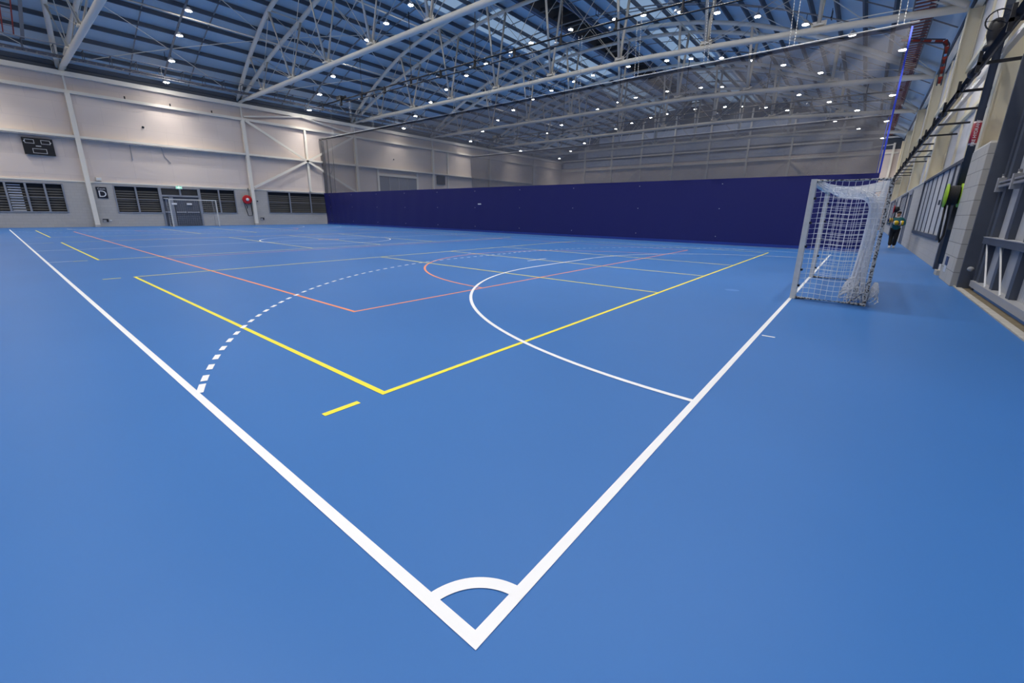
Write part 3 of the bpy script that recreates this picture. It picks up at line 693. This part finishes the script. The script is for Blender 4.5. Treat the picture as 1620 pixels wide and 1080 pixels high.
# red hose reel on the far right wall
t = thing('fire_hose_reel', 'small red hose reel on the right wall behind the walking person', 'hose reel', (40.1,-2.4,2.0))
obj('reel_drum', MB().lathe([(.05,-.14),(.2,-.14),(.2,.1),(.05,.1)], ax=(0,1,0), n=18), HOSE, t, True)
obj('reel_disc', MB().lathe([(.05,-.01),(.28,-.015),(.3,0),(.28,.02),(.05,.04)], (0,.12,0), (0,1,0), 24), RED, t, True)
obj('hose_loop', MB().tube([(-.1,0,-.2),(-.12,0,-.8),(0,.0,-1.1),(.12,0,-.8),(.1,0,-.2)], .03, 6), HOSE, t, True)
obj('reel_arm', MB().box(-.04,-.2,-.04,.04,-.1,.04), DARK_STEEL, t)

# ------------------------------------------------------------------ left wall fittings
sb = thing('scoreboard', 'black electronic scoreboard with white outlined panels on the left wall', 'scoreboard', (2.42,YL-.14,5.34))
obj('board_case', MB().box(-.71,-.06,-.56,.71,.06,.5), BLACK_GLOSS, sb)
def outline(x0, z0, x1, z1, w=.03):
    return MB().rect(x0, z0, x1, z1, w, -.07, -.058)
for a in ((-.6,.14,-.16,.4), (.14,.14,.58,.4), (-.32,-.46,.34,-.16)): obj('digit_outline', outline(*a), SILVER, sb)
obj('possession_marker', MB().add([(-.66,-.07,.26),(-.6,-.07,.31),(-.6,-.07,.21)], [(0,1,2)]).add([(.64,-.07,.26),(.58,-.07,.31),(.58,-.07,.21)], [(0,2,1)]), WHITE, sb)
obj('name_plate', MB().box(-.13,-.07,-.03,.12,-.058,.03), SILVER, sb)
t = thing('court_sign', 'dark navy sign reading Court D beside the first white column', 'sign', (5.05,YL-.08,2.46))
obj('sign_board', MB().box(-.29,-.02,-.4,.29,.02,.4), mat('sign_navy', rgb(28,30,44), .4), t)
def letters(s, size, x, z, par, m_=WHITE, y=-.024, sx=1):
    o = obj('sign_lettering', text_mesh(s, size, m_, .002), m_, par)
    o.matrix_local = Matrix.Translation((x,y,z)) @ Matrix.Rotation(PI/2, 4, 'X') @ Matrix.Scale(sx, 4, (1,0,0)); return o
letters('Court', .17, 0, .27, t); letters('D', .64, .01, -.1, t)
t = thing('exit_sign', 'green illuminated exit sign above the grey double doors', 'exit sign', (9.74,YL-.2,3.06))
obj('sign_case', MB().box(-.22,-.03,-.12,.22,.05,.12).box(-.04,0,.12,.04,.06,.2), WHITE, t)
obj('sign_face', MB().box(-.2,-.036,-.1,.2,-.03,.1), emit('exit_green', (.30,.78,.62,1), .9), t)
pic = MB(); pic.ball((.0,-.04,.062), .02, 8, 6); pic.bar((0,-.04,.04),(-.02,-.04,-.02), .012, .03); pic.bar((-.02,-.04,-.02),(.03,-.04,-.08), .012, .02); pic.bar((-.02,-.04,-.02),(-.07,-.04,-.06), .012, .02); pic.bar((0,-.04,.03),(.05,-.04,.0), .012, .016); pic.bar((0,-.04,.03),(-.05,-.04,.01), .012, .016)
pic.box(.08,-.042,-.012,.16,-.037,.012); pic.add([(-.08,-.041,0),(-.13,-.041,.04),(-.13,-.041,-.04)], [(0,1,2)])
obj('running_pictogram', pic, emit('exit_white', (.8,1,.9,1), 2.0), t)
t = thing('fire_hose_reel', 'large red fire hose reel with white hub beside the second column', 'hose reel', (14.66,YL-.28,2.27))
obj('reel_disc', MB().lathe([(.06,-.02),(.36,-.04),(.39,-.01),(.39,.03),(.34,.05)], ax=(0,-1,0), n=28), RED, t, True)
obj('reel_hub', MB().lathe([(.14,0),(.12,.03),(.02,.05)], (.02,-.05,0), (0,-1,0), 18), WHITE, t, True)
obj('reel_drum', MB().lathe([(.3,0),(.3,.16)], ax=(0,1,0), n=20), HOSE, t, True)
obj('hose_loop', MB().tube([(-.3,.05,-.2),(-.2,.04,-.7),(-.1,.04,-1.2),(-.06,.04,-1.42),(.26,.04,-1.42),(.3,.04,-1.2),(.28,.04,-.4),(.2,.06,.1)], .03, 6), HOSE, t, True)
obj('hose_tail', MB().tube([(-.22,.05,-.25),(-.05,.03,-.6),(-.08,.03,-.8)], .03, 6), HOSE, t, True)
obj('supply_pipe', MB().tube([(.24,.12,0),(.24,.12,1.0)], .03, 6), BLACK, t)
for lab, x0, x1, z0, z1, extra in (('recessed outlet box low on the wall beside the first column', 4.72, 5.1, .32, .6, True), ('recessed outlet box low on the wall beside the second column', 15.62, 16.0, .44, .7, False)):
    t = thing('outlet_box', lab, 'outlet', ((x0+x1)/2, YL-.07, (z0+z1)/2)); hx, hz = (x1-x0)/2, (z1-z0)/2
    obj('box_frame', MB().rect(-hx, -hz, hx, hz, .03, -.02, .01), GREY_STEEL, t)
    obj('box_recess', MB().box(-hx+.03,-.012,-hz+.03,hx-.03,.01,hz-.03), BLACK, t)
    obj('box_flap', MB().box(-hx+.05,-.02,-hz+.03,hx*.2,-.012,hz*.3), GREY_STEEL, t)
    if extra: obj('socket_cover', MB().box(hx+.04,-.03,-.03,hx+.15,.01,.03), WHITE, t)
t = thing('control_box', 'small grey control box on the ledge beside the first column', 'box', (5.04,YL-.08,3.42))
obj('box_case', MB().box(-.16,-.07,-.12,.16,.07,.12), WHITE_STEEL, t); obj('box_window', MB().box(-.11,-.075,-.03,.11,-.068,.06), WHITE, t)
tag(obj('wall_sensor', MB().lathe([(.06,0),(.08,.03),(.07,.09),(.02,.12)], (8.22,YL,7.4), (0,-1,0), 14), BLACK, None, True), 'small black round sensor high on the left wall panel', 'sensor')
tag(obj('wall_sensor', MB().lathe([(.06,0),(.08,.03),(.07,.09),(.02,.12)], (31.0,YL,7.3), (0,-1,0), 14), BLACK, None, True), 'round sensor on the left wall behind the mesh curtain', 'sensor')
tag(obj('wall_switch', MB().box(15.53,YL-.1,2.1,15.63,YL-.05,2.2), BLACK), 'tiny dark switch on blockwork right of the second column', 'switch')

# ------------------------------------------------------------------ goals
def net_panel(fn, nu, nv, r, mb=None):
    mb = mb or MB()
    for i in range(nu+1): mb.tube([fn(i/nu, j/nv) for j in range(nv+1)], r, 3, False)
    for j in range(nv+1): mb.tube([fn(i/nu, j/nv) for i in range(nu+1)], r, 3, False)
    return mb
def make_goal(lab, loc, rz, wid, ht, dep, full):
    t = thing('handball_goal', lab, 'goal', loc, None, rz)
    h = wid/2; p = .08
    for s in (-1, 1):
        po = obj('goal_post', MB().box(s*h-p/2,-p/2,0,s*h+p/2,p/2,ht), POST_M, t)
        if full:
            for z in (.24, .52, .92, 1.32, 1.72): obj('net_clip', MB().box(s*h-.018,-p/2-.035,z-.018,s*h+.018,-p/2,z+.018), BLACK, po)
            obj('bolt_head', MB().lathe([(.014,0),(.012,.006)], (s*h,p/2,ht-.06), (0,1,0), 8), GREY_STEEL, po)
    obj('crossbar', MB().box(-h+p/2,-p/2,ht-p,h-p/2,p/2,ht), POST_M, t)
    fm = LACED if full else GREY_STEEL
    for s in (-1, 1):
        obj('top_side_tube', MB().tube([(s*h,-.03,ht-.03),(s*h,-dep,ht-.03)], .026, 8), fm, t)
        obj('rear_upright', MB().tube([(s*h,-dep,.0),(s*h,-dep,ht-.02)], .026, 8), fm, t)
        obj('base_side_tube', MB().tube([(s*h,-.03,.025),(s*h,-dep,.025)], .024, 8), fm, t)
        obj('corner_brace', MB().tube([(s*h,-dep+.22,.03),(s*h,-dep,.26)], .016, 6), fm, t)
    obj('rear_top_tube', MB().tube([(-h,-dep,ht-.03),(h,-dep,ht-.03)], .018, 8), fm, t)
    obj('rear_base_tube', MB().tube([(-h,-dep,.025),(h,-dep,.025)], .02, 8), fm, t)
    r = .0045 if full else .0016; ns = .085 if full else .15
    for s in (-1, 1):
        nu, nv = int(dep/ns), int(ht/ns)
        m = net_panel(lambda u, v: (s*h-s*.05*math.sin(PI*u)*math.sin(PI*v)*full, -.05-(dep-.07)*u, .03+(ht-.07)*v+.01*math.sin(9*u)*full), nu, nv, r)
        obj('side_net', m, NET_M, t)
    if full:
        N = 36
        ctl = [(-.06,.06),(-.06,.06),(-.22,.16),(-.42,.2),(-.6,.21),(-.73,.26),(-.80,.38),(-.82,.58),(-.815,1.0),(-.795,1.4),(-.775,1.75),(-.76,ht-.03),(-.76,ht-.03)]
        def cat_rom(q):
            t_ = q*(len(ctl)-3); k = min(int(t_), len(ctl)-4); t_ -= k; out = []
            for c in (0, 1):
                a, b, c_, d = (ctl[k+m][c] for m in range(4))
                out.append(.5*(2*b+(c_-a)*t_+(2*a-5*b+4*c_-d)*t_*t_+(3*b-a-3*c_+d)*t_**3))
            return (out[0]*dep, ht-out[1])
        prof = [cat_rom(i/N) for i in range(N+1)]
        def f(u, v):
            y, z = prof[round(v*N)]; return (-h+.06+(2*h-.12)*u, y+.012*math.sin(u*23+v*17), z+.012*math.sin(u*31+v*9))
        obj('inner_net', net_panel(f, int(wid/.08), N, .0042), NET_M, t)
        for dd, dzz in ((.045,.035), (.09,.07)):
            obj('inner_net', net_panel(lambda u, v: (f(u,v)[0], max(-dep+.02, f(u,v)[1]-dd*min(1,v*3)), min(ht-.05, f(u,v)[2]+dzz*max(0,1-v*1.6))), int(wid/.09), N, .004), NET_M, t)
        def f2(u, v): return (-h+2*h*u, -dep+.03+.06*math.sin(PI*v)*abs(math.sin(u*9+v*3)), .03+(ht-.06)*v)
        obj('rear_net', net_panel(f2, int(wid/.09), int(ht/.1), .004), NET_M, t)
        obj('rear_net', net_panel(lambda u, v: (-h+2*h*u, -dep+.05+.11*math.sin(PI*v)*abs(math.cos(u*7+v*2)), .03+(ht-.06)*v), int(wid/.09), int(ht/.1), .004), NET_M, t)
        def f3(u, v): return (-h+2*h*u, -.05-(dep-.07)*v, ht-.03-.1*math.sin(PI*v))
        obj('top_net', net_panel(f3, int(wid/.1), int(dep/.1), .004), NET_M, t)
        bn = MB(); rr = random.Random(11)
        for cx, cy, rx, ry, rz_, nseg in ((-h+.16,-dep+.22,.14,.17,.22,60), (-h+.08,-dep-.09,.09,.085,.2,46)):
            for k in range(nseg):
                pts = []; a0 = rr.uniform(0,6.28); b0 = rr.uniform(-.9,.9)
                for i in range(9):
                    a = a0 + i*.55; zz = rz_*(1+.95*math.sin(b0+i*.28)); w_ = 1-.8*(zz/(2*rz_))**2
                    pts.append((cx+rx*w_*math.cos(a)*rr.uniform(.75,1), cy+ry*w_*math.sin(a)*rr.uniform(.75,1), max(.008, zz)))
                bn.tube(pts, .009, 3, False)
        obj('bunched_net', bn, NET_M, t, label='white loose net bunched on the floor at the near rear corner')
    else:
        obj('rear_net', net_panel(lambda u, v: (-h+2*h*u, -dep+.05+.1*math.sin(PI*v), .03+(ht-.06)*v), 22, 14, r), NET_M, t)
    return t
# local +Y of a goal faces the court
make_goal('near handball goal with white posts and sagging white net on the goal line', (9.92,0,0), 0, 3.5, 2.03, 1.0, 1)
make_goal('far handball goal standing in front of the grey double doors', (10.12,41.5,0), PI, 3.13, 2.12, .9, 0)

# ------------------------------------------------------------------ person carrying balls
def skin_mesh(name, verts, edges, radii, root=0, sub=2):
    me = bpy.data.meshes.new(name); me.from_pydata(verts, edges, []); o = bpy.data.objects.new(name, me); COL.objects.link(o)
    md = o.modifiers.new('s', 'SKIN'); md.use_smooth_shade = True
    for i, r in enumerate(radii):
        sv = me.skin_vertices[0].data[i]; sv.radius = (r, r) if not isinstance(r, tuple) else r; sv.use_root = (i == root)
    sd = o.modifiers.new('u', 'SUBSURF'); sd.levels = sub; sd.render_levels = sub
    dg = bpy.context.evaluated_depsgraph_get(); dg.update()
    out = bpy.data.meshes.new_from_object(o.evaluated_get(dg)); bpy.data.objects.remove(o); return out
SKIN = mat('skin', rgb(186,140,112), .5); TEAL = mat('teal_jacket', rgb(16,104,112), .6, noise=.08, nscale=8); NAVYC = mat('navy_sleeve', rgb(30,40,72), .6)
TROU = mat('black_trousers', rgb(18,18,22), .7); SHOE = mat('white_shoe', rgb(222,222,222), .5); HAIR = mat('black_hair', rgb(20,18,18), .5); COLLAR = mat('pale_collar', rgb(196,200,190), .6)
# local frame: +x forward (person faces -X world), +y to the person's left
pm = thing('person', 'person in teal jacket and black trousers walking with volleyballs by the right wall', 'person', (27.1,-2.02,0), None, PI)
V = [(0,0,.92),(0,0,1.08),(0,0,1.24),(.01,0,1.40),(.015,0,1.47),(.02,0,1.53),(.03,0,1.60),(.03,0,1.68),     # 0-7 pelvis..crown
     (0,.09,.90),(.06,.08,.50),(-.03,.07,.10),(.07,.08,.05),                                              # 8-11 left leg
     (0,-.09,.90),(-.03,-.085,.50),(.10,-.075,.10),(.20,-.085,.05),                                          # 12-15 right leg
     (0,.19,1.39),(.03,.27,1.14),(.22,.12,1.09),(.27,.04,1.11),                                            # 16-19 left arm
     (0,-.19,1.39),(.03,-.30,1.18),(.18,-.31,1.2),(.27,-.24,1.23)]                                         # 20-23 right arm
E_ = [(0,1),(1,2),(2,3),(3,4),(4,5),(5,6),(6,7),(0,8),(8,9),(9,10),(10,11),(0,12),(12,13),(13,14),(14,15),(3,16),(16,17),(17,18),(18,19),(3,20),(20,21),(21,22),(22,23)]
Rr = [.13,.125,.13,.11,.055,.062,.082,.05, .085,.06,.04,.03, .085,.06,.04,.03, .06,.045,.036,.03, .06,.045,.036,.03]
body = obj('body', skin_mesh('body', V, E_, Rr), SKIN, pm)
# face
fc = MB(); fc.ball((.108,.0,1.585), .016, 8, 6, (1,.8,1.5)); obj('nose', fc, SKIN, pm, True)
ey = MB(); [ey.ball((.1,s*.032,1.612), .011, 8, 6) for s in (-1,1)]; obj('eyes', ey, BLACK, pm, True)
mo = MB(); mo.ball((.1,0,1.545), .02, 8, 6, (.4,1.1,.35)); obj('mouth', mo, mat('lips', rgb(140,84,76), .5), pm, True)
ea = MB(); [ea.ball((.025,s*.082,1.595), .025, 8, 6, (.7,.45,1.2)) for s in (-1,1)]; obj('ears', ea, SKIN, pm, True)
hr = MB(); hr.ball((-.002,0,1.664), .096, 16, 10, (.98,.98,.84)); obj('hair', hr, HAIR, pm, True)
JV = [(0,0,.86),(0,0,1.06),(.01,0,1.24),(.01,0,1.39),(.01,0,1.46),(0,.2,1.39),(.03,.285,1.14),(.20,.14,1.09),(0,-.2,1.39),(.03,-.30,1.18),(.17,-.305,1.195)]
JE = [(0,1),(1,2),(2,3),(3,4),(3,5),(5,6),(6,7),(3,8),(8,9),(9,10)]
obj('jacket', skin_mesh('jacket', JV, JE, [.165,.168,.17,.14,.075,.085,.068,.05,.085,.068,.05], 1), TEAL, pm)
TV = [(0,0,.93),(0,.09,.86),(.06,.082,.50),(-.03,.072,.11),(0,-.09,.86),(-.03,-.087,.50),(.10,-.077,.11)]
obj('trousers', skin_mesh('trousers', TV, [(0,1),(1,2),(2,3),(0,4),(4,5),(5,6)], [.145,.115,.09,.08,.115,.09,.08]), TROU, pm)
for x, y, nm in ((.02,.076,'l'), (.155,-.08,'r')):
    sh = MB(); sh.ball((x,y,.05), .055, 12, 8, (2.3,.95,.92)); sh.box(x-.12,y-.05,0,x+.125,y+.05,.03); obj('shoe', sh, SHOE, pm, True)
co = MB(); co.lathe([(.075,0),(.068,.045)], (.012,0,1.435), n=16); obj('collar', co, COLLAR, pm, True)
for s, c, rt in ((1,(.285,.035,1.11),0), (-1,(.275,-.235,1.235),0)):
    hb = MB()
    hb.ball(c, .04, 10, 8, (.75,1.0,.5))
    for i in range(4):
        b0 = Vector(c)+Vector((.012*(1.5-i), -s*.035, .018*(i-1.5)))
        L = (.06,.072,.068,.052)[i]; hb.tube([b0, b0+Vector((.012,-s*L*.5,.004)), b0+Vector((-.004,-s*L,.0))], [.0095,.009,.007], 6)
    b0 = Vector(c)+Vector((-.005,-s*.005,.03)); hb.tube([b0, b0+Vector((.014,-s*.02,.03)), b0+Vector((.014,-s*.04,.045))], [.011,.0095,.008], 6)
    obj('hand', hb, SKIN, pm, True)
def ballmat(name, cs, sc):
    m = bpy.data.materials.new(name); m.use_nodes = True; N = m.node_tree.nodes; L = m.node_tree.links; b = N['Principled BSDF']; b.inputs['Roughness'].default_value = .5
    tc = N.new('ShaderNodeTexCoord'); sx = N.new('ShaderNodeSeparateXYZ'); L.new(tc.outputs['Object'], sx.inputs[0])
    ml = N.new('ShaderNodeMath'); ml.operation = 'MULTIPLY_ADD'; ml.inputs[1].default_value = sc; ml.inputs[2].default_value = .5; L.new(sx.outputs['Y'], ml.inputs[0])
    cr = N.new('ShaderNodeValToRGB'); cr.color_ramp.interpolation = 'CONSTANT'; L.new(ml.outputs[0], cr.inputs[0])
    el = cr.color_ramp.elements; el[0].position = 0; el[0].color = cs[0]; el[1].position = 1/len(cs); el[1].color = cs[1]
    for i in range(2, len(cs)): e = el.new(i/len(cs)); e.color = cs[i]
    L.new(cr.outputs[0], b.inputs['Base Color']); return m
YEL, NB, RD, WT = rgb(240,200,30), rgb(34,34,84), rgb(150,36,44), rgb(230,230,224)
for lab, off, mt in (('yellow, blue and red striped ball under the walking person\'s right arm', (-.22,.27,1.32), ballmat('striped_ball', [RD,YEL,NB,YEL,NB,NB], 4.8)),
                     ('yellow ball held in front of the walking person\'s belly', (-.31,.05,1.2), ballmat('yellow_ball', [YEL,YEL,YEL,WT], 4.6)),
                     ('yellow and navy ball held under the walking person\'s left arm', (-.25,-.16,1.2), ballmat('navy_ball', [NB,YEL,YEL,WT,NB], 4.8))):
    b = MB(); b.ball((0,0,0), .105, 20, 14); o = obj('volleyball', b, mt, None, True); o.location = (27.1+off[0], -2.02+off[1], off[2]); tag(o, lab, 'ball', 'balls carried by the walking person')

# ------------------------------------------------------------------ world, camera, output
w = bpy.data.worlds.new('dusk'); S.world = w; w.use_nodes = True
bg = w.node_tree.nodes['Background']; bg.inputs[0].default_value = (.50,.66,.88,1); bg.inputs[1].default_value = .6
cam = bpy.data.cameras.new('camera'); co_ = bpy.data.objects.new('camera', cam); COL.objects.link(co_); S.camera = co_
F, PX, PY = 660.20339, 0.0, -27.72388
yaw, pit, rol = .88842, -.26018, .01365
d_ = Vector((math.sin(yaw)*math.cos(pit), math.cos(yaw)*math.cos(pit), math.sin(pit))); rt = Vector((math.cos(yaw), -math.sin(yaw), 0)); up = rt.cross(d_)
r2 = rt*math.cos(rol) + up*math.sin(rol); u2 = -rt*math.sin(rol) + up*math.cos(rol)
M = Matrix(((r2.x,u2.x,-d_.x,-.76244), (r2.y,u2.y,-d_.y,-.75727), (r2.z,u2.z,-d_.z,1.41946), (0,0,0,1)))
co_.matrix_world = M
cam.sensor_width = 36; cam.lens = F/1620*36; cam.shift_x = -PX/1620; cam.shift_y = PY/1620; cam.clip_start = .05; cam.clip_end = 300
S.view_settings.view_transform = 'Standard'; S.view_settings.look = 'None'; S.view_settings.gamma = 1; S.view_settings.exposure = .06; S.view_settings.use_curve_mapping = False
cy = S.cycles; cy.max_bounces = 8; cy.diffuse_bounces = 4; cy.glossy_bounces = 3; cy.transmission_bounces = 4; cy.transparent_max_bounces = 16
cy.use_denoising = True; cy.sample_clamp_indirect = 6; cy.use_light_tree = True; cy.caustics_reflective = False; cy.caustics_refractive = False
